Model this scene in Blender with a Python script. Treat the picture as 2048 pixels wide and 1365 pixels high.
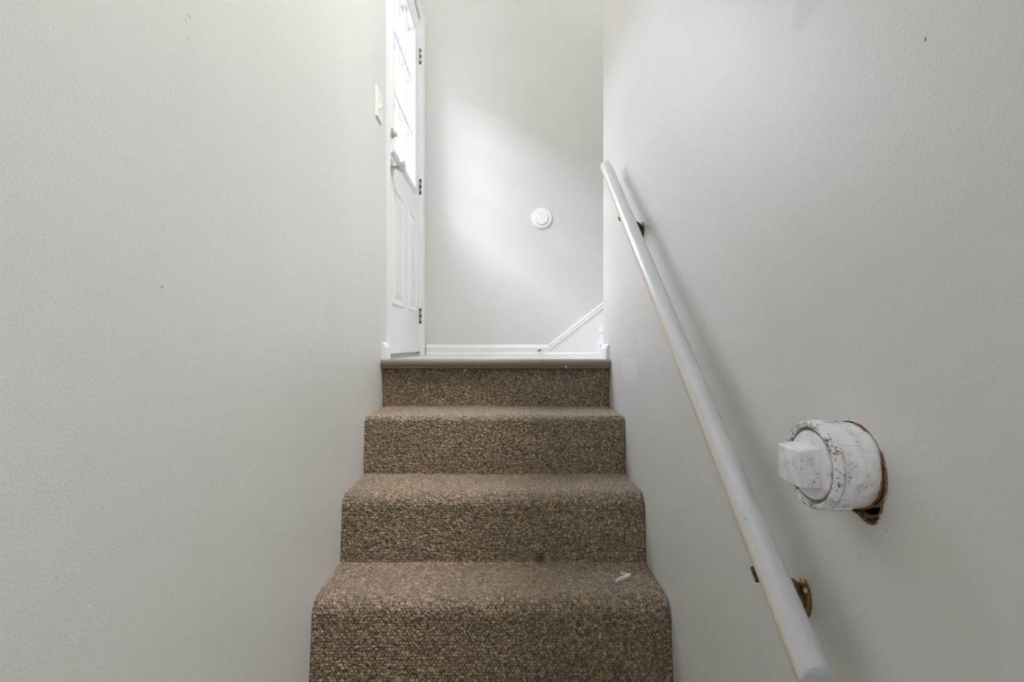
import bpy, bmesh, math, random
import numpy as np
from mathutils import Vector, Matrix

PI = math.pi
random.seed(7)
RNG = np.random.default_rng(11)
scene = bpy.context.scene
for o in list(bpy.data.objects):
    bpy.data.objects.remove(o, do_unlink=True)
COL = scene.collection

# All coordinates below are written relative to the eye height; CZ is the eye
# height above the lower floor, so the lower floor lies at world z = 0.
CZ = 1.452
F = 1000.0 / 2048.0          # focal length / frame width

# ------------------------------------------------------------------ camera
cam_d = bpy.data.cameras.new('camera')
cam = bpy.data.objects.new('camera', cam_d)
COL.objects.link(cam)
cam.location = (0, 0, CZ)
cam.rotation_euler = (PI / 2, 0, 0)
cam_d.sensor_width = 36.0
cam_d.sensor_fit = 'HORIZONTAL'
cam_d.lens = 36.0 * F
cam_d.shift_x = 17.0 / 2048.0
cam_d.shift_y = 7.5 / 2048.0
cam_d.clip_start = 0.02
scene.camera = cam

# ------------------------------------------------------------------ world
world = bpy.data.worlds.new('overcast_sky')
scene.world = world
world.use_nodes = True
nt = world.node_tree
nt.nodes.clear()
wo = nt.nodes.new('ShaderNodeOutputWorld')
bg = nt.nodes.new('ShaderNodeBackground')
tc = nt.nodes.new('ShaderNodeTexCoord')
sep = nt.nodes.new('ShaderNodeSeparateXYZ')
rmp = nt.nodes.new('ShaderNodeValToRGB')
mr = nt.nodes.new('ShaderNodeMapRange')
mr.inputs['From Min'].default_value = -1
mr.inputs['From Max'].default_value = 1
cr = rmp.color_ramp
cr.elements[0].position = 0.0
cr.elements[0].color = (.06, .06, .055, 1)       # ground
cr.elements[1].position = 1.0
cr.elements[1].color = (.93, .96, 1.0, 1)       # bright overcast zenith
for p, c in ((.495, (.08, .08, .075, 1)), (.51, (.70, .73, .78, 1)), (.75, (.86, .89, .94, 1))):
    e = cr.elements.new(p)
    e.color = c
nt.links.new(tc.outputs['Generated'], sep.inputs[0])
nt.links.new(sep.outputs['Z'], mr.inputs['Value'])
nt.links.new(mr.outputs[0], rmp.inputs[0])
nt.links.new(rmp.outputs[0], bg.inputs['Color'])
bg.inputs['Strength'].default_value = 41.0
nt.links.new(bg.outputs[0], wo.inputs[0])


def area_light(name, loc, rot, sx, sy, power, color, portal=False):
    d = bpy.data.lights.new(name, 'AREA')
    d.shape = 'RECTANGLE'
    d.size, d.size_y = sx, sy
    d.energy = power
    d.color = color
    if portal:
        d.cycles.is_portal = True
    o = bpy.data.objects.new(name, d)
    COL.objects.link(o)
    o.location = (loc[0], loc[1], loc[2] + CZ)
    o.rotation_euler = rot
    return o


# daylight enters through the door's glazing (portal only guides the sampling)
area_light('door_light_portal', (-.60, 2.456, 1.29), (0, -PI / 2, 0), .95, .62, 1, (1, 1, 1), True)
ROOM_FILL = 106.0  # added fill above the right wall, brightens the left wall
UPPER_FILL = 21.0  # weak added fill, lifts the far wall's upper right
LOWER_FILL = 19.0  # added fill from behind the camera

# ------------------------------------------------------------------ exposure
vs = scene.view_settings
vs.view_transform = 'Standard'
vs.look = 'None'
vs.exposure = 0.0
vs.gamma = 1.0
vs.use_curve_mapping = False
scene.cycles.use_denoising = True
scene.cycles.max_bounces = 14
scene.cycles.diffuse_bounces = 10
scene.cycles.transparent_max_bounces = 12
scene.cycles.sample_clamp_indirect = 6.0
scene.cycles.caustics_reflective = False
scene.cycles.caustics_refractive = False


# ================================================================== materials
class NT:
    """tiny helper around one material's node tree"""

    def __init__(self, name):
        self.m = bpy.data.materials.new(name)
        self.m.use_nodes = True
        self.t = self.m.node_tree
        self.b = self.t.nodes['Principled BSDF']
        self.co = self.t.nodes.new('ShaderNodeTexCoord')

    def n(self, kind, **kw):
        nd = self.t.nodes.new(kind)
        for k, v in kw.items():
            setattr(nd, k, v)
        return nd

    def l(self, a, b):
        self.t.links.new(a, b)

    def noise(self, scale, detail=3, rough=.5, vec=None):
        nd = self.n('ShaderNodeTexNoise')
        nd.inputs['Scale'].default_value = scale
        nd.inputs['Detail'].default_value = detail
        nd.inputs['Roughness'].default_value = rough
        self.l(vec or self.co.outputs['Object'], nd.inputs['Vector'])
        return nd

    def ramp(self, src, stops):
        nd = self.n('ShaderNodeValToRGB')
        e = nd.color_ramp.elements
        e[0].position, e[0].color = stops[0][0], (*stops[0][1], 1)
        e[1].position, e[1].color = stops[-1][0], (*stops[-1][1], 1)
        for p, c in stops[1:-1]:
            x = e.new(p)
            x.color = (*c, 1)
        self.l(src, nd.inputs[0])
        return nd

    def math(self, op, a, b=None, c=None, clamp=False):
        nd = self.n('ShaderNodeMath', operation=op, use_clamp=clamp)
        for i, v in enumerate((a, b, c)):
            if v is None:
                continue
            if hasattr(v, 'links'):
                self.l(v, nd.inputs[i])
            else:
                nd.inputs[i].default_value = v
        return nd.outputs[0]

    def mix(self, fac, a, b):
        nd = self.n('ShaderNodeMix', data_type='RGBA')
        for key, v in ((0, fac), (6, a), (7, b)):
            if hasattr(v, 'links'):
                self.l(v, nd.inputs[key])
            elif key == 0:
                nd.inputs[0].default_value = v
            else:
                nd.inputs[key].default_value = (*v, 1)
        return nd.outputs[2]

    def bump(self, h, strength, dist=.001, normal=None):
        nd = self.n('ShaderNodeBump')
        nd.inputs['Strength'].default_value = strength
        nd.inputs['Distance'].default_value = dist
        self.l(h, nd.inputs['Height'])
        if normal:
            self.l(normal, nd.inputs['Normal'])
        return nd.outputs[0]

    def set(self, **kw):
        for k, v in kw.items():
            k = k.replace('_', ' ')
            i = self.b.inputs[k]
            if hasattr(v, 'links'):
                self.l(v, i)
            else:
                i.default_value = (*v, 1) if isinstance(v, tuple) and len(v) == 3 else v
        return self


def simple(name, col, rough=.5, metal=0.0, bump=0.0, bscale=200, var=.0):
    k = NT(name)
    c = col
    n1 = k.noise(bscale, 3)
    if var:
        lo = tuple(max(0, x * (1 - var)) for x in col)
        hi = tuple(min(1, x * (1 + var)) for x in col)
        c = k.ramp(n1.outputs[0], ((.3, lo), (.7, hi))).outputs[0]
    k.set(Base_Color=c, Roughness=rough, Metallic=metal)
    if bump:
        k.set(Normal=k.bump(n1.outputs[0], bump))
    return k.m


def wall_paint(name, col, marks=(), flat=('Y', 'Z')):
    """rolled satin wall paint; marks are scuffs, dents and touch-ups with a shape of
    their own: (a, b, half width, half height, colour, amount, softness)"""
    k = NT(name)
    sp = k.n('ShaderNodeSeparateXYZ')
    k.l(k.co.outputs['Object'], sp.inputs[0])
    big = k.noise(2.3, 4, .55)
    c = k.ramp(big.outputs[0], ((.3, tuple(x * .975 for x in col)), (.7, tuple(min(1, x * 1.02) for x in col)))).outputs[0]
    warp = k.noise(38, 3, .6)
    wv = k.math('SUBTRACT', warp.outputs[0], .5)
    for (a, b, ha, hb, mc, amt, soft) in marks:
        da = k.math('DIVIDE', k.math('SUBTRACT', sp.outputs[flat[0]], a), ha)
        db = k.math('DIVIDE', k.math('SUBTRACT', sp.outputs[flat[1]], b), hb)
        if soft < 0:      # box-shaped touch-up
            r = k.math('MAXIMUM', k.math('ABSOLUTE', da), k.math('ABSOLUTE', db))
            s = -soft
        else:
            r = k.math('SQRT', k.math('ADD', k.math('MULTIPLY', da, da), k.math('MULTIPLY', db, db)))
            s = soft
        r = k.math('ADD', r, k.math('MULTIPLY', wv, 1.3 if soft > 0 else .25))
        f = k.n('ShaderNodeMapRange', interpolation_type='SMOOTHSTEP')
        f.inputs['From Min'].default_value = 1.0
        f.inputs['From Max'].default_value = 1.0 - s
        f.inputs['To Max'].default_value = amt
        k.l(r, f.inputs['Value'])
        c = k.mix(f.outputs[0], c, mc)
    peel = k.noise(230, 3, .55)
    lump = k.noise(26, 4, .6)
    h = k.math('ADD', peel.outputs[0], k.math('MULTIPLY', lump.outputs[0], 1.2))
    k.set(Base_Color=c, Roughness=.42, Normal=k.bump(h, .32, .0011))
    k.b.inputs['Specular IOR Level'].default_value = .35
    return k.m


WALLC = (.668, .668, .658)
DARK = (.10, .095, .085)
GREY = (.42, .41, .39)
LITE = (.80, .79, .77)
left_marks = [
    (.776, .510, .011, .004, GREY, .7, .8), (.769, .50, .004, .008, GREY, .35, .8),
    (.772, .475, .006, .006, GREY, .4, .8),
    (1.26, -.018, .018, .010, GREY, .2, .8), (1.34, -.03, .012, .004, DARK, .12, .8),
    (1.47, -.030, .010, .007, DARK, .25, .8), (1.57, -.012, .012, .03, GREY, .22, .8),
    (1.28, .045, .016, .010, GREY, .2, .9), (1.39, .03, .006, .03, GREY, .2, .9),
    (.715, .083, .004, .004, DARK, .55, .7), (.715, .165, .003, .003, DARK, .3, .7),
    (1.547, -.262, .003, .006, LITE, .9, .7), (1.66, -.40, .003, .004, LITE, .8, .7),
    (1.45, -.52, .003, .003, LITE, .7, .7), (.59, -.309, .004, .002, LITE, .7, .7),
    (.545, -.254, .003, .004, DARK, .2, .8), (.573, -.258, .003, .002, LITE, .5, .8),
    (1.42, .10, .09, .06, GREY, .06, .9), (1.7, .30, .04, .12, GREY, .05, .9),
]
right_marks = [
    (1.70, -.085, .10, .040, LITE, .5, -.1), (1.55, -.01, .03, .05, LITE, .22, -.3),
    (1.77, -.045, .008, .006, GREY, .35, .8),
    (.700, .474, .045, .04, GREY, .22, .6),
    (.506, .309, .0022, .003, DARK, .85, .6),
    (1.13, .372, .004, .003, DARK, .4, .7), (1.02, .18, .006, .012, GREY, .25, .8),
    (1.66, .22, .05, .09, LITE, .12, .8), (1.45, .30, .06, .03, GREY, .06, .9),
    (.60, -.255, .006, .006, GREY, .2, .8), (.558, -.208, .003, .003, (.25, .17, .10), .5, .8),
]
M = {}
M['wall_left'] = wall_paint('painted_wall_left', WALLC, left_marks)
M['wall_right'] = wall_paint('painted_wall_right', WALLC, right_marks)
M['wall'] = wall_paint('painted_wall', WALLC)
M['ceiling'] = simple('ceiling_paint', (.80, .80, .78), .85, 0, .2, 120)
M['trim'] = simple('white_trim_paint', (.80, .81, .83), .32, 0, .05, 60, .015)
M['door'] = simple('white_door_paint', (.76, .78, .815), .38, 0, .05, 60, .01)
M['rail'] = None
M['plastic'] = simple('white_plastic', (.82, .82, .80), .4)
M['nickel'] = simple('satin_nickel', (.62, .62, .62), .28, 1.0, .04, 300, .05)
M['steel'] = simple('hinge_steel', (.42, .42, .42), .4, 1.0, .05, 300, .1)
M['brass'] = simple('tarnished_brass', (.30, .215, .095), .36, 1.0, .15, 260, .35)
M['dark_brass'] = simple('darkened_bracket_metal', (.10, .085, .06), .42, 1.0, .15, 260, .35)
M['screw'] = simple('bright_screw', (.75, .74, .70), .25, 1.0)
M['rubber'] = simple('dark_rubber', (.05, .05, .05), .7)
M['paper'] = simple('torn_drywall_paper', (.20, .11, .045), .9, 0, .6, 220, .5)
M['gypsum'] = simple('crumbled_gypsum', (.62, .58, .52), .9, 0, .6, 260, .2)
M['cavity'] = simple('wall_cavity_timber', (.05, .035, .02), .95, 0, .3, 60, .4)
M['nosing'] = simple('brown_vinyl_nosing', (.205, .175, .145), .38, 0, .06, 180, .06)
M['basement'] = simple('lower_floor_carpet', (.20, .165, .13), .95, 0, .8, 260, .3)
M['lint'] = simple('white_lint', (.85, .87, .88), .9)
M['lint_tan'] = simple('tan_lint', (.42, .34, .27), .9)
M['chip'] = simple('white_paint_chip', (.80, .79, .76), .6)
M['stone'] = simple('threshold_metal', (.45, .45, .46), .4, .8)


def mk_rail():
    k = NT('glossy_white_rail_paint')
    n1 = k.noise(9, 3)
    n2 = k.noise(55, 4, .65)
    base = k.ramp(n1.outputs[0], ((.3, (.55, .57, .615)), (.7, (.59, .61, .65)))).outputs[0]
    spot = k.ramp(n2.outputs[0], ((.735, (0, 0, 0)), (.75, (1, 1, 1))))
    c = k.mix(spot.outputs[0], base, (.28, .2, .16))
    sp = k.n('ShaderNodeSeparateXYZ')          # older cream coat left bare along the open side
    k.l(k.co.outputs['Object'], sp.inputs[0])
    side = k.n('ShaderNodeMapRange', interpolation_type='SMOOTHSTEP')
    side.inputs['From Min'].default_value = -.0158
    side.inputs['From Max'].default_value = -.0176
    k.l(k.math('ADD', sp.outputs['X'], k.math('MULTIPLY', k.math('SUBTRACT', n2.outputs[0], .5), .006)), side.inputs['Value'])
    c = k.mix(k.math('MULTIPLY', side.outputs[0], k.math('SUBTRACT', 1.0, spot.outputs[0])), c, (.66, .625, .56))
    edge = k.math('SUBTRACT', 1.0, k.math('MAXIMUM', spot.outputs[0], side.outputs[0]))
    h = k.math('ADD', k.math('MULTIPLY', edge, .5), k.math('MULTIPLY', n1.outputs[0], .6))
    k.set(Base_Color=c, Roughness=.3, Normal=k.bump(h, .4, .0008))
    return k.m


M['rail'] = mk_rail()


def mk_pipe(name, amount):
    """chalky white paint over old pipe: dark specks and rust where the paint has gone"""
    k = NT(name)
    n1 = k.noise(430, 4, .7)
    n2 = k.noise(60, 4, .6)
    n3 = k.noise(90, 4, .7)
    spk = k.math('MULTIPLY', n1.outputs[0], k.math('ADD', n2.outputs[0], .5))
    f = k.ramp(spk, ((.60 - amount, (0, 0, 0)), (.66 - amount, (1, 1, 1))))
    grime = k.ramp(n2.outputs[0], ((.38, (.87, .885, .91)), (.68, (.72, .725, .74))))
    rc = k.ramp(n3.outputs[0], ((.42, (.09, .075, .06)), (.6, (.24, .13, .06))))
    c = k.mix(f.outputs[0], grime.outputs[0], rc.outputs[0])
    h = k.math('SUBTRACT', n2.outputs[0], k.math('MULTIPLY', f.outputs[0], .4))
    k.set(Base_Color=c, Roughness=.42, Normal=k.bump(h, .5, .0012))
    return k.m


M['pipe'] = mk_pipe('chipped_white_pipe_paint', -.03)
M['pipe_rim'] = mk_pipe('worn_rim_paint', .075)
M['plug'] = mk_pipe('painted_plug', -.045)
M['groove'] = simple('dirty_grey_groove', (.22, .24, .235), .6, 0, .3, 200, .4)
M['rust'] = simple('rusty_edge', (.22, .11, .045), .85, 0, .6, 160, .6)


def mk_glass():
    k = NT('clear_glass')
    t = k.t
    out = t.nodes['Material Output']
    fr = k.n('ShaderNodeFresnel')
    fr.inputs[0].default_value = 1.5
    tr = k.n('ShaderNodeBsdfTransparent')
    tr.inputs[0].default_value = (.95, .97, .98, 1)
    gl = k.n('ShaderNodeBsdfGlossy')
    gl.inputs['Roughness'].default_value = .02
    mx = k.n('ShaderNodeMixShader')
    ge = k.n('ShaderNodeNewGeometry')          # reflect at the outer faces only
    front = k.math('SUBTRACT', 1.0, ge.outputs['Backfacing'])
    k.l(k.math('MULTIPLY', fr.outputs[0], front), mx.inputs[0])
    k.l(tr.outputs[0], mx.inputs[1])
    k.l(gl.outputs[0], mx.inputs[2])
    k.l(mx.outputs[0], out.inputs['Surface'])
    return k.m


M['glass'] = mk_glass()


def mk_floor():
    k = NT('pale_vinyl_plank')
    w = k.n('ShaderNodeMapping')
    w.inputs['Scale'].default_value = (2.0, 26.0, 1)
    k.l(k.co.outputs['Object'], w.inputs[0])
    n1 = k.noise(3, 4, .6, w.outputs[0])
    c = k.ramp(n1.outputs[0], ((.3, (.54, .50, .45)), (.7, (.64, .60, .545)))).outputs[0]
    k.set(Base_Color=c, Roughness=.22, Normal=k.bump(n1.outputs[0], .05))
    return k.m


M['floor'] = mk_floor()


def mk_carpet():
    k = NT('brown_berber_carpet')
    at = k.n('ShaderNodeAttribute', attribute_name='yarn')
    st = k.noise(760, 4, .75)
    br = k.noise(7, 3, .6)
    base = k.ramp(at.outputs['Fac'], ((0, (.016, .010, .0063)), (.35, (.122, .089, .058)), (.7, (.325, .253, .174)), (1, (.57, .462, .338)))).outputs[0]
    yarn = k.ramp(st.outputs[0], ((.40, (.36, .34, .32)), (.60, (1.65, 1.65, 1.65)))).outputs[0]
    mul = k.n('ShaderNodeMix', data_type='RGBA', blend_type='MULTIPLY')
    mul.inputs[0].default_value = 1
    k.l(base, mul.inputs[6])
    k.l(yarn, mul.inputs[7])
    soil = k.ramp(br.outputs[0], ((.3, (.90, .87, .84)), (.7, (1.08, 1.06, 1.04)))).outputs[0]
    mu2 = k.n('ShaderNodeMix', data_type='RGBA', blend_type='MULTIPLY')
    mu2.inputs[0].default_value = 1
    k.l(mul.outputs[2], mu2.inputs[6])
    k.l(soil, mu2.inputs[7])
    c = mu2.outputs[2]
    # spilled stains on the third tread, at the foot of its riser
    sp = k.n('ShaderNodeSeparateXYZ')
    k.l(k.co.outputs['Object'], sp.inputs[0])
    ZB = -CZ      # the staircase's own origin lies on the lower floor at y = 1.3
    for (x, y, z, r, a) in ((.108, 1.495, -.640, .021, .75), (.232, 1.452, -.652, .018, .6), (.255, 1.47, -.652, .012, .4), (-.37, 1.36, -.652, .006, .8)):
        d = k.n('ShaderNodeVectorMath', operation='DISTANCE')
        k.l(k.co.outputs['Object'], d.inputs[0])
        d.inputs[1].default_value = (x, y - 1.3, z - ZB)
        f = k.n('ShaderNodeMapRange', interpolation_type='SMOOTHSTEP')
        f.inputs['From Min'].default_value = r
        f.inputs['From Max'].default_value = r * .4
        f.inputs['To Max'].default_value = a
        k.l(d.outputs['Value'], f.inputs['Value'])
        c = k.mix(f.outputs[0], c, (.045, .03, .018))
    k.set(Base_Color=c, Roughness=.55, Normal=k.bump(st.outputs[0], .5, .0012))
    k.b.inputs['Specular IOR Level'].default_value = .7
    k.b.inputs['Sheen Weight'].default_value = .9
    k.b.inputs['Sheen Roughness'].default_value = .35
    k.b.inputs['Sheen Tint'].default_value = (.9, .86, .84, 1)
    return k.m


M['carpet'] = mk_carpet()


def mk_emit(name, col, s):
    k = NT(name)
    k.set(Base_Color=(.8, .8, .8), Roughness=.5, Emission_Color=col)
    k.b.inputs['Emission Strength'].default_value = s
    return k.m


# ================================================================== builders
def link(name, bm_or_me, mat, parent=None, smooth=False):
    """link one mesh (eye-relative coordinates) as ONE object, below parent if given"""
    if isinstance(bm_or_me, bmesh.types.BMesh):
        bmesh.ops.recalc_face_normals(bm_or_me, faces=bm_or_me.faces)
        me = bpy.data.meshes.new(name)
        bm_or_me.to_mesh(me)
        bm_or_me.free()
    else:
        me = bm_or_me
    me.materials.clear()
    me.materials.append(mat)
    if smooth:
        for p in me.polygons:
            p.use_smooth = True
        if smooth != 'all':
            me.set_sharp_from_angle(angle=math.radians(35))
    o = bpy.data.objects.new(name, me)
    COL.objects.link(o)
    if parent is None:
        o.location = (0, 0, CZ)
    else:
        o.parent = parent
        w = parent['_w']
        me.transform(Matrix.Translation((-w[0], -w[1], -w[2])))
    o['_w'] = tuple(parent['_w']) if parent is not None else (0.0, 0.0, 0.0)
    return o


def thing(name, loc, label, cat, group=None):
    o = bpy.data.objects.new(name, None)
    COL.objects.link(o)
    o.empty_display_size = .05
    o.location = (loc[0], loc[1], loc[2] + CZ)
    o['_w'] = tuple(float(v) for v in loc)
    tag(o, label, cat, group)
    return o


def tag(o, label, cat, group=None):
    o['label'] = label
    o['category'] = cat
    if group:
        o['group'] = group
    return o


def struct(name, bm, mat, smooth=False):
    o = link(name, bm, mat, None, smooth)
    o['kind'] = 'structure'
    return o


def struct_empty(name, loc):
    o = bpy.data.objects.new(name, None)
    COL.objects.link(o)
    o.empty_display_size = .05
    o.location = (loc[0], loc[1], loc[2] + CZ)
    o['_w'] = tuple(float(v) for v in loc)
    o['kind'] = 'structure'
    return o


def box(bm, x0, x1, y0, y1, z0, z1, bevel=0, seg=2):
    r = bmesh.ops.create_cube(bm, size=1)
    vs_ = r['verts']
    for v in vs_:
        v.co = Vector(((x0 + x1) / 2 + v.co.x * (x1 - x0), (y0 + y1) / 2 + v.co.y * (y1 - y0), (z0 + z1) / 2 + v.co.z * (z1 - z0)))
    if bevel:
        es = list({e for v in vs_ for e in v.link_edges})
        bmesh.ops.bevel(bm, geom=es, offset=bevel, segments=seg, affect='EDGES', profile=.5)
    return bm


def bx(*a, **k):
    return box(bmesh.new(), *a, **k)


def prism(bm, pts, axis, a0, a1):
    """extrude the closed 2-D outline pts along one axis from a0 to a1"""
    def P(u, v, a):
        return {'X': (a, u, v), 'Y': (u, a, v), 'Z': (u, v, a)}[axis]
    A = [bm.verts.new(P(u, v, a0)) for u, v in pts]
    B = [bm.verts.new(P(u, v, a1)) for u, v in pts]
    n = len(pts)
    for i in range(n):
        j = (i + 1) % n
        bm.faces.new((A[i], A[j], B[j], B[i]))
    bm.faces.new(A[::-1])
    bm.faces.new(B)
    return bm


def holed(outer, holes, axis, a0, a1):
    """a slab with openings: outlines in the two other axes, thickness a0..a1"""
    bm = bmesh.new()

    def P(u, v, a):
        return {'X': (a, u, v), 'Y': (u, a, v), 'Z': (u, v, a)}[axis]
    sides = []
    for a in (a0, a1):
        loops, edges = [], []
        for pts in [outer] + holes:
            vv = [bm.verts.new(P(u, v, a)) for u, v in pts]
            loops.append(vv)
            for i in range(len(vv)):
                edges.append(bm.edges.new((vv[i], vv[(i + 1) % len(vv)])))
        bmesh.ops.triangle_fill(bm, edges=edges, use_beauty=True)
        sides.append(loops)
    for A, B in zip(*sides):
        n = len(A)
        for i in range(n):
            j = (i + 1) % n
            bm.faces.new((A[i], A[j], B[j], B[i]))
    return bm


def lathe(bm, prof, org, ax, seg=48, up=None, closed=False):
    """revolve (distance along axis, radius) about the line org + t*ax"""
    ax = Vector(ax).normalized()
    t = Vector((0, 0, 1)) if abs(ax.z) < .9 else Vector((1, 0, 0))
    u = ax.cross(t).normalized()
    w = ax.cross(u)
    org = Vector(org)
    rings = []
    for d, r in prof:
        if r < 1e-6:
            rings.append([bm.verts.new(org + ax * d)])
        else:
            rings.append([bm.verts.new(org + ax * d + (u * math.cos(2 * PI * i / seg) + w * math.sin(2 * PI * i / seg)) * r) for i in range(seg)])
    pairs = list(zip(rings[:-1], rings[1:]))
    if closed:
        pairs.append((rings[-1], rings[0]))
    for A, B in pairs:
        if len(A) == 1 and len(B) == 1:
            continue
        for i in range(seg):
            j = (i + 1) % seg
            if len(A) == 1:
                bm.faces.new((A[0], B[i], B[j]))
            elif len(B) == 1:
                bm.faces.new((A[i], B[0], A[j]))
            else:
                bm.faces.new((A[i], B[i], B[j], A[j]))
    return bm


def tube(bm, pts, rad, seg=10):
    pts = [Vector(p) for p in pts]
    n = len(pts)
    rads = rad if isinstance(rad, (list, tuple)) else [rad] * n
    rings = []
    prev = None
    for i, p in enumerate(pts):
        d = (pts[min(i + 1, n - 1)] - pts[max(i - 1, 0)]).normalized()
        if prev is None:
            t = Vector((0, 0, 1)) if abs(d.z) < .9 else Vector((1, 0, 0))
            u = d.cross(t).normalized()
        else:
            u = (prev - d * prev.dot(d)).normalized()
        prev = u
        w = d.cross(u)
        rings.append([bm.verts.new(p + (u * math.cos(2 * PI * k / seg) + w * math.sin(2 * PI * k / seg)) * rads[i]) for k in range(seg)])
    for A, B in zip(rings[:-1], rings[1:]):
        for i in range(seg):
            j = (i + 1) % seg
            bm.faces.new((A[i], B[i], B[j], A[j]))
    bm.faces.new(rings[0][::-1])
    bm.faces.new(rings[-1])
    return bm


# ================================================================== the shell
XL, XR = -.488, .427         # stairwell walls
YF = 3.05                    # far wall of the landing
ZL = -.061                   # landing
ZB = -CZ                     # lower floor
ZC = 3.45                    # ceiling of the two-storey entry
ZM = 1.1066                  # main floor, half a storey above the landing
YP = 1.36                    # full height from here, shaped to keep fill light off the far wall
ZW = 1.56                    # top of the half wall beside the stairs
XM = 4.4                     # far end of the main floor room
YB = -2.6                    # wall behind the camera
ZD = .93                     # lower ceiling
XE = 1.857                   # top of the upper flight
DY0, DY1 = 2.105, 2.893      # door opening
DZ0, DZ1 = -.061, 1.892

struct('floor', bx(XL, XR, YB, .50, ZB - .08, ZB), M['basement'])
struct('wall_left', holed([(YB, ZB), (YF, ZB), (YF, ZC), (YB, ZC)],
                          [[(DY0 - .012, DZ0), (DY1 + .012, DZ0), (DY1 + .012, DZ1 + .012), (DY0 - .012, DZ1 + .012)]],
                          'X', XL, XL - .115), M['wall_left'])

# cleanout pipe position and the torn opening around it
PY, PZ, PR = .613, -.147, .0525
hole = []
hr = random.Random(5)
for i in range(64):
    a = 2 * PI * i / 64
    r = PR + .0006 + .0016 * max(0, -math.cos(a - math.radians(20))) + hr.uniform(-.0003, .0006)
    # the drywall is broken away below and towards the camera
    k = math.exp(-((a - math.radians(238)) / .30) ** 2)
    k2 = math.exp(-((a - math.radians(205)) / .42) ** 2)
    r += .0165 * k + .003 * k2 + (hr.uniform(-.0012, .0012) if k > .2 else 0)
    hole.append((PY + r * math.cos(a), PZ + r * math.sin(a)))
wr = struct('wall_right', holed([(YB, ZB), (2.138, ZB), (2.138, ZC), (YP, ZC), (YP, ZW), (.20, ZW), (.20, ZD), (YB, ZD)], [hole], 'X', XR, XR + .0127), M['wall_right'])
# studs side of the wall: the rest of its thickness, with the pipe's chase left open
bm = holed([(YB, ZB), (2.138, ZB), (2.138, ZC), (YP, ZC), (YP, ZW), (.20, ZW), (.20, ZD), (YB, ZD)],
           [[(PY - .11, PZ - .12), (PY + .11, PZ - .12), (PY + .11, PZ + .12), (PY - .11, PZ + .12)]], 'X', XR + .0128, XR + .12)
link('wall_core', bm, M['cavity'], wr)
link('wall_core', bx(XR + .12, XR + .13, PY - .2, PY + .2, PZ - .2, PZ + .2), M['cavity'], wr)

# torn brown paper and crumbled gypsum round the opening, both parts of the wall
bm = bmesh.new()
ra, rb_, rc_ = [], [], []
for i, (y, z) in enumerate(hole):
    d = Vector((y - PY, z - PZ))
    u = d.normalized()
    w = .0009 + hr.uniform(0, .0010) + (.0018 * hr.random() if 36 <= i <= 47 else 0)
    ra.append(bm.verts.new((XR - .0004 - hr.uniform(0, .0007), PY + (d + u * .0014).x, PZ + (d + u * .0014).y)))
    rb_.append(bm.verts.new((XR - .0012 - hr.uniform(0, .0010), PY + (d - u * w * .3).x, PZ + (d - u * w * .3).y)))
    rc_.append(bm.verts.new((XR + .006, PY + (d - u * w).x, PZ + (d - u * w).y)))
for A, B in ((ra, rb_), (rb_, rc_)):
    for i in range(27, 50):
        j = (i + 1) % 64
        bm.faces.new((A[i], A[j], B[j], B[i]))
bmesh.ops.delete(bm, geom=[v for v in bm.verts if not v.link_faces], context='VERTS')
link('torn_paper_edge', bm, M['paper'], wr)
bm = bmesh.new()
for k in range(46):
    i = hr.choice(list(range(30, 52)) + list(range(0, 64, 3)))
    y, z = hole[i]
    u = Vector((y - PY, z - PZ)).normalized()
    s = hr.uniform(.0008, .0022)
    r = bmesh.ops.create_icosphere(bm, subdivisions=1, radius=s)
    off = u * hr.uniform(.0005, .0035)
    for v in r['verts']:
        v.co = Vector((v.co.x * .5 + XR - .0003, v.co.y + y + off.x, v.co.z * hr.uniform(.6, 1.2) + z + off.y))
o = link('gypsum_crumbs', bm, M['gypsum'], wr, True)
o['kind'] = 'stuff'
bm = bmesh.new()
tube(bm, [(XR + .006, .602, -.1985), (XR + .004, .594, -.2035), (XR + .004, .585, -.2020), (XR + .008, .574, -.1950)], [.0012, .0026, .0024, .0012], 8)
link('torn_paper_flap', bm, M['paper'], wr, True)

struct('wall_stair', bx(XR + .122, 1.84, 2.018, 2.138, ZL - .2, ZC), M['wall'])  # unseen upper part added to keep fill light off the far wall
struct('wall_far', bx(XL - .115, XM + .1, YF, YF + .12, ZL - .2, ZC), M['wall'])
struct('wall_end', bx(XM, XM + .1, YB, YF, ZM - .15, ZC), M['wall'])
struct('wall_back', bx(XL - .115, XM + .1, YB - .1, YB, ZB, ZC), M['wall'])
struct('wall_header', bx(XL, XR + .13, .10, .20, ZM, ZC), M['wall'])
struct('ceiling', bx(XL - .115, XM + .1, YB, YF + .12, ZC, ZC + .1), M['ceiling'])
struct('ceiling_lower', bx(XL, XR + .13, YB, .20, ZD, ZM), M['ceiling'])
struct('trim_2', bx(XR - .02, XR + .15, .20, YP - .001, ZW, ZW + .025, bevel=.006), M['trim'])
bm = bx(XR + .13, XM, YB, 2.138, ZM - .15, ZM)
box(bm, 1.857, XM, 2.138, YF, ZM - .15, ZM)
struct('floor_main', bm, M['floor'])

# the house next door, whose long wall stands in front of the door's lower sky
nb = struct('wall_neighbour', bx(-6.4, -6.0, -14, 16, -2.2, 4.55), simple('neighbour_brick', (.16, .12, .10), .9, 0, .3, 40, .3))
link('eave', bx(-6.6, -5.85, -14.2, 16.2, 4.55, 4.72), M['trim'], nb)

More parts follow.
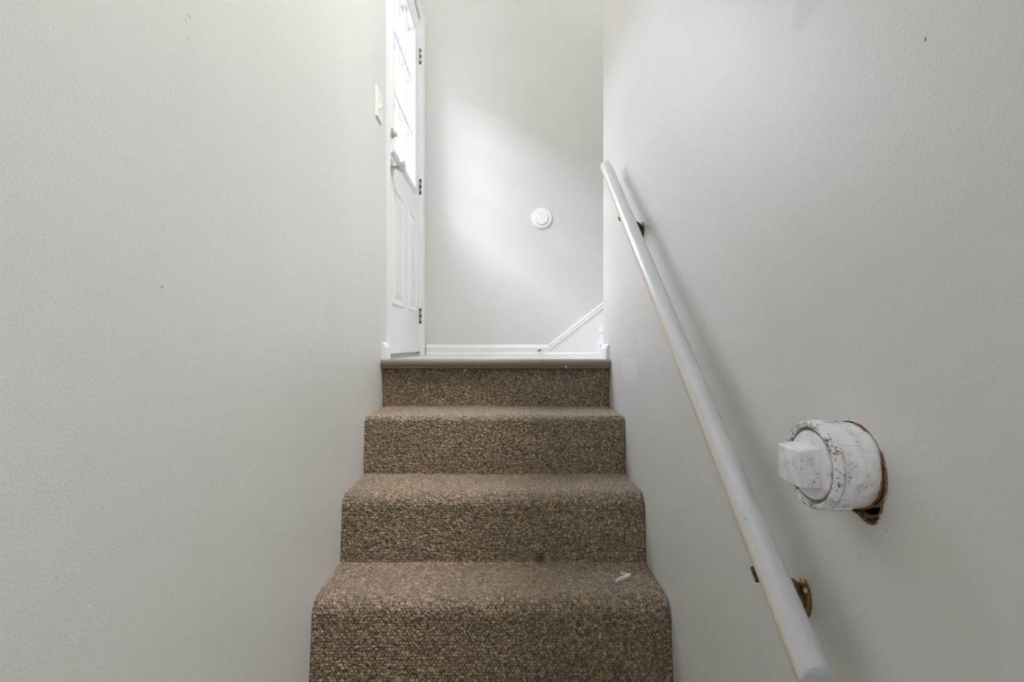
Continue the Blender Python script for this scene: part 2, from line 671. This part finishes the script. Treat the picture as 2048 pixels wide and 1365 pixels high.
# landing: floor, edge strip
struct('floor_landing', bx(XL, .60, 2.048, YF, ZL - .10, ZL), M['floor'])
bm = bmesh.new()
prof = [(2.075, ZL + .0018), (1.998, ZL + .0024), (1.988, ZL + .001), (1.9815, ZL - .004), (1.9795, ZL - .011),
        (1.982, ZL - .020), (1.988, ZL - .027), (1.990, ZL - .033), (2.047, ZL - .033), (2.047, ZL), (2.075, ZL)]
prism(bm, prof, 'X', XL + .001, XR - .001)
tag(link('stair_nosing', bm, M['nosing'], None, True), 'brown vinyl nosing strip along the edge of the landing, above the top carpeted riser', 'nosing strip')

# ------------------------------------------------------------------ base trim
BP = [(0, 0), (.0145, 0), (.0145, .046), (.0115, .050), (.0105, .057), (.006, .0635), (.002, .0665), (0, .067)]


def base_profile(t, h):
    return [(u / .0145 * t, v / .067 * h) for u, v in BP]


bm = bmesh.new()
prism(bm, [(XL + u, ZL + v) for u, v in base_profile(.0165, .071)], 'Y', 1.998, 2.080)
struct('baseboard_left', bm, M['trim'], True)
bm = bmesh.new()
P0 = base_profile(.014, .064)
prism(bm, [(XR - u, ZL + v) for u, v in P0], 'Y', 2.014, 2.138)
prism(bm, [(2.138 + u, ZL + v) for u, v in P0], 'X', XR - .014, .582)
struct('baseboard_right', bm, M['trim'], True)
bm = bmesh.new()
P1 = base_profile(.015, .062)
prism(bm, [(YF - u, ZL + v) for u, v in P1], 'X', -.470, .276)
bf = struct('baseboard_far', bm, M['trim'], True)
bm = bmesh.new()
q = [(YF - .0145, ZL)] + [(YF - .0145 - .013 * math.cos(a), ZL + .0145 * math.sin(a)) for a in [i * PI / 12 for i in range(7)]]
prism(bm, q, 'X', -.470, .583)
link('shoe_moulding', bm, M['trim'], bf, True)

# sloping skirt board of the upper flight, capped by a bead
S0x, S0z, SL = .276, ZL + .062, .785
x1 = XE
bm = bmesh.new()
prism(bm, [(S0x, ZL + .001), (x1, ZL + .001), (x1, S0z + (x1 - S0x) * SL - .012), (S0x, S0z - .012)], 'Y', YF - .013, YF - .0005)
sk = struct('trim_1', bm, M['trim'])
ln = math.hypot(1, SL)
ux, uz = 1 / ln, SL / ln
bm = bmesh.new()
sec = [(0, -.030), (.0145, -.030), (.0185, -.0265), (.0185, -.0215), (.0155, -.0185), (.0155, -.013), (.0185, -.009), (.0165, -.003), (.010, 0), (0, 0)]
A, B = [], []
for d, h in sec:
    # mitred at the lower end on a vertical line
    A.append(bm.verts.new((S0x, YF - d, S0z + h * ln * .93)))
    B.append(bm.verts.new((x1, YF - d, S0z + (x1 - S0x) * SL + h * ln)))
n = len(sec)
for i in range(n):
    j = (i + 1) % n
    bm.faces.new((A[i], A[j], B[j], B[i]))
bm.faces.new(A[::-1])
bm.faces.new(B)
link('cap_bead', bm, M['trim'], sk, True)

# upper flight, running to the right behind the stairwell wall
up = thing('upper_staircase', (.582, 2.6, ZL), 'white painted stairs rising to the right beside the sloping skirt board', 'staircase')
for i in range(7):
    xs = .582 + i * .2125
    z0 = ZL + i * .1668
    z1 = z0 + .1668
    link('riser', bx(xs, xs + .016, 2.156, YF - .0195, z0, z1 - .0368), M['trim'], up)
    if i == 6:
        break
    bm = bmesh.new()
    xe = xs + .2125 + .016
    prism(bm, [(xs - .005, z1 - .0360), (xs - .007, z1 - .030), (xs - .007, z1 - .008), (xs - .002, z1), (xe, z1), (xe, z1 - .0368), (xs, z1 - .0368)], 'Y', 2.156, YF - .0195)
    link('tread', bm, M['trim'], up)

# ================================================================== the door
door = struct_empty('door_1', ((XL + XL - .044) / 2, (DY0 + DY1) / 2, ZL))
GY0, GY1, GZ0, GZ1 = 2.196, 2.716, .863, 1.714
SX0, SX1 = XL - .044, XL
bm = holed([(DY0 + .006, -.038), (DY1 - .005, -.038), (DY1 - .005, DZ1 - .006), (DY0 + .006, DZ1 - .006)],
           [[(GY0, GZ0), (GY1, GZ0), (GY1, GZ1), (GY0, GZ1)]], 'X', SX0, SX1)
link('door_slab', bm, M['door'], door)


def ring_frame(name, y0, y1, z0, z1, prof, par, mat):
    """moulding run round a rectangle: prof = (inset from the rectangle, x)"""
    bm = bmesh.new()
    rings = []
    for ins, x in prof:
        rings.append([bm.verts.new((x, y, z)) for y, z in ((y0 + ins, z0 + ins), (y1 - ins, z0 + ins), (y1 - ins, z1 - ins), (y0 + ins, z1 - ins))])
    rings.append(rings[0])
    for A, B in zip(rings[:-1], rings[1:]):
        for i in range(4):
            j = (i + 1) % 4
            bm.faces.new((A[i], A[j], B[j], B[i]))
    return link(name, bm, mat, par)


for side, x_, s in (('in', XL, 1), ('out', SX0, -1)):
    ring_frame('lite_frame', GY0 - .032, GY1 + .032, GZ0 - .032, GZ1 + .032,
               [(0, x_ - s * .001), (.004, x_ + s * .006), (.010, x_ + s * .006), (.014, x_ + s * .010), (.028, x_ + s * .010), (.0325, x_ + s * .007), (.0335, x_ - s * .010), (.03, x_ - s * .010)], door, M['door'])
ys = [GY0 + (GY1 - GY0) * i / 3 for i in range(4)]
zs = [GZ0 + (GZ1 - GZ0) * i / 3 for i in range(4)]
GXm = (SX0 + SX1) / 2
for i in (1, 2):
    for x0, x1_ in ((GXm + .004, GXm + .016), (GXm - .016, GXm - .004)):
        link('muntin', bx(x0, x1_, ys[i] - .011, ys[i] + .011, GZ0, GZ1, bevel=.004), M['door'], door)
        link('muntin', bx(x0 + .0003, x1_ - .0003, GY0, GY1, zs[i] - .011, zs[i] + .011, bevel=.004), M['door'], door)
for i in range(3):
    for j in range(3):
        link('pane', bx(GXm - .0022, GXm + .0022, ys[i], ys[i + 1], zs[j], zs[j + 1]), M['glass'], door)

# two raised panels below the glass
for (y0, y1) in ((2.190, 2.440), (2.556, 2.788)):
    z0, z1 = .178, .708
    bm = bmesh.new()
    prof = [(0, XL + .0002), (.004, XL + .0045), (.010, XL + .0055), (.017, XL + .0040), (.021, XL + .0006), (.030, XL + .0006), (.050, XL + .0058)]
    rings = [[bm.verts.new((x, y, z)) for y, z in ((y0 + d, z0 + d), (y1 - d, z0 + d), (y1 - d, z1 - d), (y0 + d, z1 - d))] for d, x in prof]
    for A, B in zip(rings[:-1], rings[1:]):
        for i in range(4):
            j = (i + 1) % 4
            bm.faces.new((A[i], A[j], B[j], B[i]))
    bm.faces.new(rings[-1])
    link('raised_panel', bm, M['door'], door)

# jambs, head, casing, threshold
jm = bmesh.new()
box(jm, XL - .112, XL + .0005, DY0 - .011, DY0, DZ0, DZ1 + .011)
box(jm, XL - .112, XL + .0005, DY1, DY1 + .011, DZ0, DZ1 + .011)
box(jm, XL - .112, XL + .0005, DY0, DY1, DZ1, DZ1 + .011)
box(jm, XL - .075, XL - .048, DY0, DY0 + .012, DZ0, DZ1)
box(jm, XL - .075, XL - .048, DY1 - .012, DY1, DZ0, DZ1)
box(jm, XL - .075, XL - .048, DY0 + .012, DY1 - .012, DZ1 - .012, DZ1)
link('jamb', jm, M['trim'], door)


def casing(bm, a0, a1, axis, lo, hi, flip=False):
    w = a1 - a0
    pr = [(a0, XL), (a0, XL + .010), (a0 + .12 * w, XL + .0125), (a0 + .35 * w, XL + .0125), (a0 + .45 * w, XL + .0155), (a0 + .9 * w, XL + .017), (a1, XL + .0155), (a1, XL)]
    if flip:
        pr = [(a0 + a1 - a, x) for a, x in pr]
    if axis == 'Z':
        prism(bm, [(x, a) for a, x in pr], 'Z', lo, hi)
    else:
        prism(bm, [(x, a) for a, x in pr], 'Y', lo, hi)


bm = bmesh.new()
casing(bm, DY1 - .004, DY1 + .112, 'Z', ZL, DZ1 + .055)
link('casing', bm, M['trim'], door)
bm = bmesh.new()
casing(bm, DZ1 - .002, DZ1 + .055, 'Y', 2.083, DY1 - .0042)
link('casing', bm, M['trim'], door)
bm = bmesh.new()
casing(bm, 2.0815, 2.0925, 'Z', ZL, DZ1 - .0022, True)
link('casing', bm, M['trim'], door)
link('threshold', bx(XL - .115, XL + .002, DY0, DY1, ZL - .001, ZL + .010, bevel=.004), M['stone'], door)
link('door_sweep', bx(XL - .036, XL - .006, DY0 + .008, DY1 - .008, ZL + .010, -.038), M['stone'], door)

# hinges: barrel of five knuckles with finial, leaf
for hz in (1.667, .914, .167):
    bm = bmesh.new()
    hy = DY1 - .001
    box(bm, XL - .003, XL + .0025, hy - .005, hy + .009, hz - .0445, hz + .0445)
    o = link('hinge', bm, M['steel'], door)
    for k in range(5):
        b2 = bmesh.new()
        zz = hz - .0445 + k * .0178
        lathe(b2, [(0, 0), (0, .0062), (.0165, .0062), (.0165, 0)], (XL + .0075, hy, zz), (0, 0, 1), 14)
        link('knuckle', b2, M['steel'] if k % 2 else M['dark_brass'], o, True)

# knob and deadbolt turn
KY, KZ = 2.180, .7775
bm = bmesh.new()
lathe(bm, [(0, 0), (0, .031), (.004, .0315), (.007, .027), (.010, .014), (.020, .0115), (.024, .012), (.028, .0165), (.040, .0235), (.050, .0265), (.0545, .0262),
           (.058, .022), (.0565, .016), (.0565, .006), (.0575, .005), (.0575, 0)], (XL, KY, KZ), (1, 0, 0), 32)
kb = link('door_knob', bm, M['nickel'], door, True)
bm = bmesh.new()
lathe(bm, [(0, 0), (0, .026), (.005, .0265), (.008, .022), (.010, .010), (.012, 0)], (XL, KY, .919), (1, 0, 0), 28)
db = link('deadbolt', bm, M['nickel'], door, True)
link('thumb_turn', bx(XL + .009, XL + .026, KY - .0042, KY + .0042, .919 - .014, .919 + .014, bevel=.003), M['nickel'], db, True)
bm = bmesh.new()
lathe(bm, [(0, 0), (0, .004), (.0015, .003), (.002, 0)], (XL, KY - .004, .735), (1, 0, 0), 12)
link('latch_screw', bm, M['steel'], door, True)

# ================================================================== carpeted stairs
risers = [(2.018, -.094, -.250), (1.740, -.250, -.452), (1.4945, -.452, -.652), (1.2555, -.652, -.852), (1.010, -.852, -1.052), (.765, -1.052, -1.252), (.52, -1.252, -1.452)]
CX0, CX1 = XL + .0012, XR - .0022
stairs = thing('carpeted_staircase', (0, 1.3, ZB), 'straight flight of steps wrapped in brown berber carpet, climbing to the landing', 'staircase')


def arc(cy, cz, r, a0, a1, n=8):
    return [(cy + r * math.cos(a0 + (a1 - a0) * i / n), cz + r * math.sin(a0 + (a1 - a0) * i / n)) for i in range(n + 1)]


def step_path(i):
    """from the back of the tread above, over the rounded nosing, down the riser"""
    y, zt, zb = risers[i]
    pts = []
    if i > 0:
        back = risers[i - 1][0]
        fr = y + .016                      # nosing stands a little behind the riser's foot
        r = .022 if i == 1 else .042
        pts += [(back - .002, zt + .004), (back - .010, zt)]
        pts += [(back - .06, zt), (fr + r + .03, zt - .001)]
        pts += arc(fr + r, zt - .001 - r, r, PI / 2, PI, 9)
        pts += [(fr - .0008, zt - r - .02), (y + .0012, zb + .016), (y, zb + .006), (y - .004, zb)]
    else:
        pts += [(y, zt), (y, zb + .03), (y - .001, zb + .006), (y - .004, zb)]
    return pts


def resample(pts, step):
    P = np.array(pts)
    d = np.r_[0, np.cumsum(np.hypot(*(P[1:] - P[:-1]).T))]
    n = max(2, int(round(d[-1] / step)))
    s = np.linspace(0, d[-1], n + 1)
    Y = np.interp(s, d, P[:, 0])
    Z = np.interp(s, d, P[:, 1])
    ty, tz = np.gradient(Y), np.gradient(Z)
    L = np.hypot(ty, tz)
    ty, tz = ty / L, tz / L
    # direction of travel is down/forwards, so the outward normal is (tz, -ty)
    return s, Y, Z, tz, -ty


def hash2(i, j, k):
    v = np.sin(i * 127.1 + j * 311.7 + k * 74.7) * 43758.5453
    return v - np.floor(v)


PU, PV = .0090, .0073


def loops(U, V, seed):
    """height (0..1) and tone of the berber loops in staggered rows, gap shade painted in"""
    best = np.zeros(U.shape, np.float32)
    tone = np.full(U.shape, .06, np.float32)
    j0 = np.floor(V / PV)
    for dj in (-1, 0, 1):
        j = j0 + dj
        sh = np.where(np.mod(j, 2) == 0, 0.0, .5) + .12 * np.sin(j * .35 + seed)
        i0 = np.floor(U / PU - sh)
        for di in (-1, 0, 1):
            i = i0 + di
            cx = (i + .5 + sh + (hash2(i, j, seed) - .5) * .34) * PU
            cy = (j + .5 + (hash2(i, j, seed + 3) - .5) * .34) * PV
            sc = .82 + .42 * hash2(i, j, seed + 5)
            an = (hash2(i, j, seed + 7) - .5) * 1.2
            dx, dy = U - cx, V - cy
            ex = (dx * np.cos(an) + dy * np.sin(an)) / (PU * .60)
            ey = (-dx * np.sin(an) + dy * np.cos(an)) / (PV * .66)
            h = sc * np.sqrt(np.clip(1 - (ex * ex + ey * ey) / sc, 0, 1))
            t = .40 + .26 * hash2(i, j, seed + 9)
            tone = np.where(h > best, t * (.34 + .72 * np.clip(h, 0, 1)), tone)  # shade between loops painted in: tone falls with loop height
            best = np.maximum(best, h)
    return best, tone


def carpet_step(i, step, H):
    s, Y, Z, NY, NZ = resample(step_path(i), step)
    nx = int(round((CX1 - CX0) / step))
    X = np.linspace(CX0, CX1, nx + 1)
    U, S = np.meshgrid(X, s)
    off = sum(.31 + .17 * k for k in range(i))
    h, t = loops(U, S + off, 1.0 + i)
    fuzz = RNG.normal(0, 1, U.shape).astype(np.float32)
    fuzz = (fuzz + np.roll(fuzz, 1, 0) + np.roll(fuzz, 1, 1)) / 1.9
    # slow unevenness of the pad, carpet dressed down at its side edges
    edge = np.minimum(U - CX0, CX1 - U)
    droop = np.clip(1 - edge / .028, 0, 1) ** 2 * .004
    roll = .0022 * np.sin(U * 7.3 + i * 2.1) + .0012 * np.sin(U * 17 + i)
    D = h * H + fuzz * H * .16 - H * .7 - droop * np.clip(NZ, 0, 1)[:, None] + roll * .5
    k = np.minimum(1, np.minimum(np.arange(len(s)), np.arange(len(s))[::-1]) / 4.0)[:, None]
    D = D * k - (1 - k) * H * .5
    XX = U
    YY = Y[:, None] + NY[:, None] * D
    ZZ = Z[:, None] + NZ[:, None] * D
    co = np.stack([XX, YY, ZZ], -1).reshape(-1, 3).astype(np.float32)
    w = stairs['_w']
    co -= np.array(w, np.float32)
    m, n = U.shape
    idx = np.arange(m * n).reshape(m, n)
    q = np.stack([idx[:-1, :-1], idx[1:, :-1], idx[1:, 1:], idx[:-1, 1:]], -1).reshape(-1, 4)
    me = bpy.data.meshes.new('step')
    me.vertices.add(len(co))
    me.vertices.foreach_set('co', co.ravel())
    me.loops.add(q.size)
    me.loops.foreach_set('vertex_index', q.ravel().astype(np.int32))
    me.polygons.add(len(q))
    me.polygons.foreach_set('loop_start', np.arange(0, q.size, 4, dtype=np.int32))
    me.update(calc_edges=True)
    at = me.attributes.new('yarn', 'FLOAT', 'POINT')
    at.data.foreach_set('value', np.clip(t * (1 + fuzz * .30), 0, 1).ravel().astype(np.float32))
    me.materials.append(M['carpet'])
    me.shade_smooth()
    o = bpy.data.objects.new('step', me)
    COL.objects.link(o)
    o.parent = stairs
    o['_w'] = tuple(w)
    return o


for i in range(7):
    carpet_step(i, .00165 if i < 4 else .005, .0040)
# timber carcass under the carpet
pts = [(2.017, ZL - .101)]
for i, (y, zt, zb) in enumerate(risers):
    yy = y + .022
    pts += [(yy + .05, zt - .016), (yy + .004, zt - .062)] if i else [(yy, ZL - .101)]
    pts += [(yy, zb - .016)]
pts[-1] = (pts[-1][0], ZB)
pts += [(2.6, ZB), (2.6, ZL - .101)]
pts = pts[1:]
bm = bmesh.new()
prism(bm, pts, 'X', XL + .001, XR - .001)
link('stair_carcass', bm, M['cavity'], stairs)

# ================================================================== handrail
RX, RR = .367, .0200
RB = Vector((RX, .594, -.389))
RT = Vector((RX, 1.800, .648))
rd = (RT - RB).normalized()
RB = RB - rd * .010
rail = thing('handrail', (RX, .594, -.389), 'white painted round handrail running up the right wall', 'handrail')
bm = bmesh.new()
L = (RT - RB).length
prof = [(0, 0), (0, RR - .0022), (.0022, RR)]
prof += [(L * k / 40, RR + .00025 * math.sin(k * 1.7)) for k in range(1, 40)]
prof += [(L - .010, RR), (L - .004, RR - .003), (L, RR - .009), (L + .001, 0)]
lathe(bm, prof, RB, rd, 40)
pn = Vector((0, -rd.z, rd.y))       # across the rail, upwards
for v in bm.verts:                  # lower end sawn off out of square
    if (v.co - RB).dot(rd) < .004:
        v.co += rd * (.36 * (v.co - RB).dot(pn))
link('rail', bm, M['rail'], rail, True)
pn = Vector((0, -rd.z, rd.y))       # across the rail, upwards


def bracket(y, mat, mat2):
    p = RB + rd * ((y - RB.y) / rd.y)
    c = Vector((XR, y + .004, p.z - .066))
    bm = bmesh.new()
    lathe(bm, [(0, 0), (0, .0235), (.0025, .0240), (.005, .0215), (.007, .012), (.0075, 0)], c, (-1, 0, 0), 28)
    for v in bm.verts:
        v.co.z = c.z + (v.co.z - c.z) * 1.15
        v.co.y = c.y + (v.co.y - c.y) * .72
    b = link('bracket', bm, mat, rail, True)
    # arm: out of the wall plate, up to the saddle
    base = p - pn * (RR + .006)
    bm = bmesh.new()
    pts = []
    for k in range(13):
        t = k / 12
        a = Vector((XR - .004, c.y, c.z - .004))
        m1 = Vector((RX + .004, c.y - .004, c.z - .008))
        pts.append(a * (1 - t) ** 2 + m1 * 2 * t * (1 - t) + base * t ** 2)
    tube(bm, pts, [.0095 - .0035 * (k / 12) for k in range(13)], 14)
    link('bracket_arm', bm, mat, b, True)
    bm = bmesh.new()
    # triangular web that stiffens the arm against the plate
    A = [(XR - .003, c.y - .0015, c.z + .020), (XR - .003, c.y - .0015, c.z - .022), (RX + .004, c.y - .0035, base.z - .006), (RX + .006, c.y - .0035, base.z + .003)]
    va = [bm.verts.new(q) for q in A]
    vb = [bm.verts.new((q[0], q[1] + .004, q[2])) for q in A]
    for i in range(4):
        j = (i + 1) % 4
        bm.faces.new((va[i], va[j], vb[j], vb[i]))
    bm.faces.new(va[::-1])
    bm.faces.new(vb)
    link('bracket_web', bm, mat, b)
    # saddle strap screwed to the underside of the rail
    bm = bmesh.new()
    box(bm, -.0160, .0160, -.031, -.009, -.0022, .0022, bevel=.002)
    R_ = Matrix((Vector((1, 0, 0)), rd, pn)).transposed().to_4x4()
    bm.transform(Matrix.Translation(p - pn * (RR + .0028)) @ R_)
    link('saddle', bm, mat2, b)
    for dy, dz in ((-.010, .016), (.006, .0195), (0, -.019)):
        bm = bmesh.new()
        lathe(bm, [(0, 0), (0, .0040), (.0016, .0038), (.003, .0022), (.0034, 0)], (XR - .0045, c.y + dy, c.z + dz), (-1, 0, 0), 12)
        link('screw', bm, M['screw'], b, True)


bracket(.705, M['brass'], M['dark_brass'])
bracket(1.530, M['dark_brass'], M['dark_brass'])

# ================================================================== pipe cleanout
pipe = thing('pipe_cleanout', (XR, PY, PZ), 'capped white pipe stub with a square plug jutting from the right wall, paint chipped', 'pipe')
bm = bmesh.new()
hubp = [(-.09, 0), (-.09, .049), (-.004, .0505), (.002, .0512), (.012, .0518), (.0205, .0522), (.0212, .0512), (.0221, .0541), (.0395, .0542), (.0425, .0542), (.0434, .0512), (.0445, .0512), (.0452, .0530), (.0515, .0526), (.0532, .0508), (.0532, .0462), (.0490, .0452), (.0480, 0)]
lathe(bm, hubp[:15], (XR, PY, PZ), (-1, 0, 0), 72)
rr = random.Random(3)
for v in bm.verts:
    t = XR - v.co.x
    if -.001 < t < .025:
        k = 1 + .006 * math.sin(5 * math.atan2(v.co.z - PZ, v.co.y - PY) + 1) * (1 - t / .025) + rr.uniform(-.002, .002)
        v.co.y = PY + (v.co.y - PY) * k
        v.co.z = PZ + (v.co.z - PZ) * k
hub = link('pipe_hub', bm, M['pipe'], pipe, True)
bm = bmesh.new()
lathe(bm, [(.0446, .0505), (.0446, .0528), (.0515, .0528), (.0532, .0510), (.0532, .0464), (.0515, .0456), (.0446, .0456)], (XR, PY, PZ), (-1, 0, 0), 72, closed=True)
for v in bm.verts:
    v.co += Vector((rr.uniform(-.0003, .0003), rr.uniform(-.0003, .0003), rr.uniform(-.0003, .0003)))
link('pipe_rim', bm, M['pipe_rim'], pipe, True)
bm = bmesh.new()
lathe(bm, [(.0440, 0), (.0440, .0453), (.0495, .0453), (.0495, 0)], (XR, PY, PZ), (-1, 0, 0), 56)
link('thread_groove', bm, M['groove'], pipe, True)
for k in range(8):
    a = math.radians(188 + 45 * k)
    bm = bmesh.new()
    box(bm, -.0098, .0098, -.0013, .0013, -.0009, .0019, bevel=.0008)
    m4 = Matrix.Translation((XR - .0318, PY + .0538 * math.cos(a), PZ + .0538 * math.sin(a))) @ Matrix.Rotation(a - PI / 2, 4, 'X')
    bm.transform(m4)
    link('grip_rib', bm, M['pipe'], pipe, True)
bm = bmesh.new()
lathe(bm, [(.045, 0), (.045, .0412), (.0508, .0414), (.0522, .0402), (.0540, .028), (.0548, .020), (.0548, 0)], (XR, PY, PZ), (-1, 0, 0), 56)
plug = link('cleanout_plug', bm, M['plug'], pipe, True)
bm = bmesh.new()
A, B = [], []
for sy, sz in ((-1, -1), (1, -1), (1, 1), (-1, 1)):
    A.append(bm.verts.new((XR - .0535, PY + sy * .0250, PZ + sz * .0255)))
    B.append(bm.verts.new((XR - .0785, PY + sy * .0222, PZ + sz * .0222)))
for i in range(4):
    j = (i + 1) % 4
    bm.faces.new((A[i], A[j], B[j], B[i]))
bm.faces.new(A[::-1])
bm.faces.new(B)
bmesh.ops.bevel(bm, geom=list(bm.edges), offset=.0026, segments=3, affect='EDGES', profile=.5)
link('square_head', bm, M['plug'], plug, True)
# rust ring at the wall
bm = bmesh.new()
rg = []
for t, r0 in ((-.006, .0508), (-.001, .0530), (.0016, .0526), (.0022, .0512)):
    rg.append([bm.verts.new((XR - t - rr.uniform(-.0004, .0006), PY + (r0 + rr.uniform(-.0004, .0004)) * math.cos(2 * PI * i / 64), PZ + (r0 + rr.uniform(-.0004, .0004)) * math.sin(2 * PI * i / 64))) for i in range(64)])
for A, B in zip(rg[:-1], rg[1:]):
    for i in list(range(29, 48)) + list(range(17, 21)):
        j = (i + 1) % 64
        bm.faces.new((A[i], A[j], B[j], B[i]))
bmesh.ops.delete(bm, geom=[v for v in bm.verts if not v.link_faces], context='VERTS')
link('rust_ring', bm, M['rust'], pipe)

# ================================================================== small things
sw = thing('light_switch', (XL, 1.945, .935), 'white toggle light switch on the left wall beside the door casing', 'light switch')
bm = bmesh.new()
prism(bm, [(1.945 + sy * .041, .935 + sz * .0605) for sy, sz in ((-1, -1), (1, -1), (1, 1), (-1, 1))], 'X', XL, XL + .0065)
bmesh.ops.bevel(bm, geom=[e for e in bm.edges if max(v.co.x for v in e.verts) > XL + .006 and min(v.co.x for v in e.verts) > XL + .006], offset=.0035, segments=3, affect='EDGES')
link('cover_plate', bm, M['plastic'], sw, True)
bm = bmesh.new()
box(bm, XL + .005, XL + .0185, 1.945 - .004, 1.945 + .004, .935 - .011, .935 + .004, bevel=.0015)
bm.transform(Matrix.Translation((XL, 1.945, .935)) @ Matrix.Rotation(.45, 4, 'Y') @ Matrix.Translation((-XL, -1.945, -.935)))
link('toggle', bm, M['plastic'], sw, True)
for s in (-1, 1):
    bm = bmesh.new()
    lathe(bm, [(0, 0), (0, .0034), (.001, .003), (.0014, 0)], (XL + .0063, 1.945, .935 + s * .030), (1, 0, 0), 12)
    link('screw', bm, M['nickel'], sw, True)

wb = thing('wall_bumper', (.232, YF, .772), 'round white door knob bumper stuck on the far wall', 'wall bumper')
bm = bmesh.new()
lathe(bm, [(0, 0), (0, .0625), (.004, .0630), (.009, .0600), (.0095, .0520), (.0085, .0430), (.0085, 0)], (.232, YF, .772), (0, -1, 0), 64)
link('base_ring', bm, M['plastic'], wb, True)
bm = bmesh.new()
lathe(bm, [(.008, 0), (.008, .0405), (.0135, .0400), (.0155, .0385), (.0155, .030), (.0145, 0)], (.232, YF, .772), (0, -1, 0), 64)
link('centre_pad', bm, M['plastic'], wb, True)

ds = thing('door_stop', (.216, YF - .0145, -.031), 'small metal door stop with a dark tip on the far baseboard', 'door stop')
o0 = (.216, YF - .0145, -.031)
bm = bmesh.new()
lathe(bm, [(0, 0), (0, .0105), (.003, .0105), (.007, .006), (.009, .0042), (.012, 0)], o0, (0, -1, 0), 24)
link('base_flange', bm, M['nickel'], ds, True)
bm = bmesh.new()
pts = []
for k in range(140):
    t = k / 139
    a = t * 14 * 2 * PI
    pts.append((o0[0] + .0036 * math.cos(a), o0[1] - .008 - .052 * t, o0[2] + .0036 * math.sin(a)))
tube(bm, pts, .0011, 6)
link('spring', bm, M['steel'], ds, True)
bm = bmesh.new()
lathe(bm, [(.057, 0), (.057, .0052), (.066, .0055), (.070, .0042), (.071, 0)], o0, (0, -1, 0), 20)
link('rubber_tip', bm, M['rubber'], ds, True)

# lint and chips on the steps
def lint(name, c, label, n, spread, length, mat, r=.0007, bend=None):
    g = random.Random(len(label))
    bm = bmesh.new()
    for _ in range(n):
        pts = []
        t0 = g.uniform(-.5, .2)
        t1 = t0 + g.uniform(.25, .5)
        ph = g.uniform(0, 6)
        for k in range(12):
            t = max(-.5, min(.5, t0 + (t1 - t0) * k / 11))
            bx_, by_ = bend(t) if bend else (t * length, 0)
            pts.append((c[0] + bx_ + spread * math.sin(k * .9 + ph) * g.uniform(.3, 1), c[1] + by_ + spread * math.cos(k * 1.1 + ph) * g.uniform(.3, 1), c[2] + spread * (.9 + math.sin(k * .7 + ph * 2))))
        tube(bm, pts, r, 5)
    return tag(link(name, bm, mat, None, 'all'), label, 'lint')


def hook(t):     # the tuft bends back on itself at its right end
    return (.020 - abs(t - .18) * .075, -.035 * (t - .18) * -1.0 if t > .18 else .060 * (t - .18) * .9)


lint('lint_tuft', (.336, 1.403, -.6505), 'white tuft of lint lying at the right of the nearest full tread', 46, .0042, .05, M['lint'], .0006, hook)
lint('lint_thread', (.331, 1.444, -.6505), 'tan wisp of fluff behind the white lint tuft on the tread', 14, .003, .03, M['lint_tan'], .0006)
lint('lint_fluff', (-.218, 1.775, -.2495), 'small white fluff on the nosing of the highest carpeted tread', 8, .0022, .008, M['lint'], .0006)


def chip(loc, size, rot, label):
    g = random.Random(label)
    bm = bmesh.new()
    n = 7
    pts = [(size * (1 if k % 2 else .7) * g.uniform(.7, 1.1) * math.cos(2 * PI * k / n), size * .8 * g.uniform(.7, 1.1) * math.sin(2 * PI * k / n)) for k in range(n)]
    prism(bm, pts, 'Y', -.0008, .0008)
    bm.transform(Matrix.Translation(loc) @ Matrix.Rotation(rot, 4, 'Y'))
    return tag(link('paint_chip', bm, M['chip'], None), label, 'paint chip')


chip((.248, 1.9845, -.0885), .0058, .7, 'white paint chip stuck to the right of the brown nosing strip')
chip((-.154, 2.0120, -.1035), .0060, .2, 'pale paint chip on the top riser just under the nosing strip')

# ================================================================== fill lamps added out of view
def fill_lamp(loc, label, power, color, r=.17):  # unseen lamp, added to brighten the stairwell
    t = thing('fill_lamp', loc, label, 'lamp')
    bm = bmesh.new()
    lathe(bm, [(0, 0), (0, r * 1.06), (.022, r * 1.06), (.028, r)], loc, (0, 0, -1), 40)
    link('lamp_base', bm, M['nickel'], t, True)
    bm = bmesh.new()
    pr = [(.026, r * .99)] + [(.026 + .075 * math.sin(a), r * .99 * math.cos(a)) for a in [k * PI / 20 for k in range(1, 10)]] + [(.101, 0)]
    lathe(bm, pr, loc, (0, 0, -1), 40)
    area = 2 * PI * r * r * .75
    link('lamp_shade', bm, mk_emit('lit_lamp_glass', color, power / (area * PI)), t, True)
    return t


fill_lamp((.80, 1.05, ZC), 'added round dome fill lamp on the high ceiling, nearer the front door', ROOM_FILL, (1, .98, .95), .2)
fill_lamp((.80, .45, ZC), 'added round dome fill lamp on the high ceiling, farther from the front door', ROOM_FILL, (1, .98, .95), .2)
fill_lamp((1.25, 2.58, ZC), 'added round dome fill lamp on the high ceiling above the upper flight', UPPER_FILL, (1, .98, .95), .15)
fill_lamp((-.02, -1.75, ZD), 'added round dome fill lamp on the low ceiling at the foot of the stairs', LOWER_FILL, (1, .98, .945))

for o in scene.objects:
    if '_w' in o:
        del o['_w']
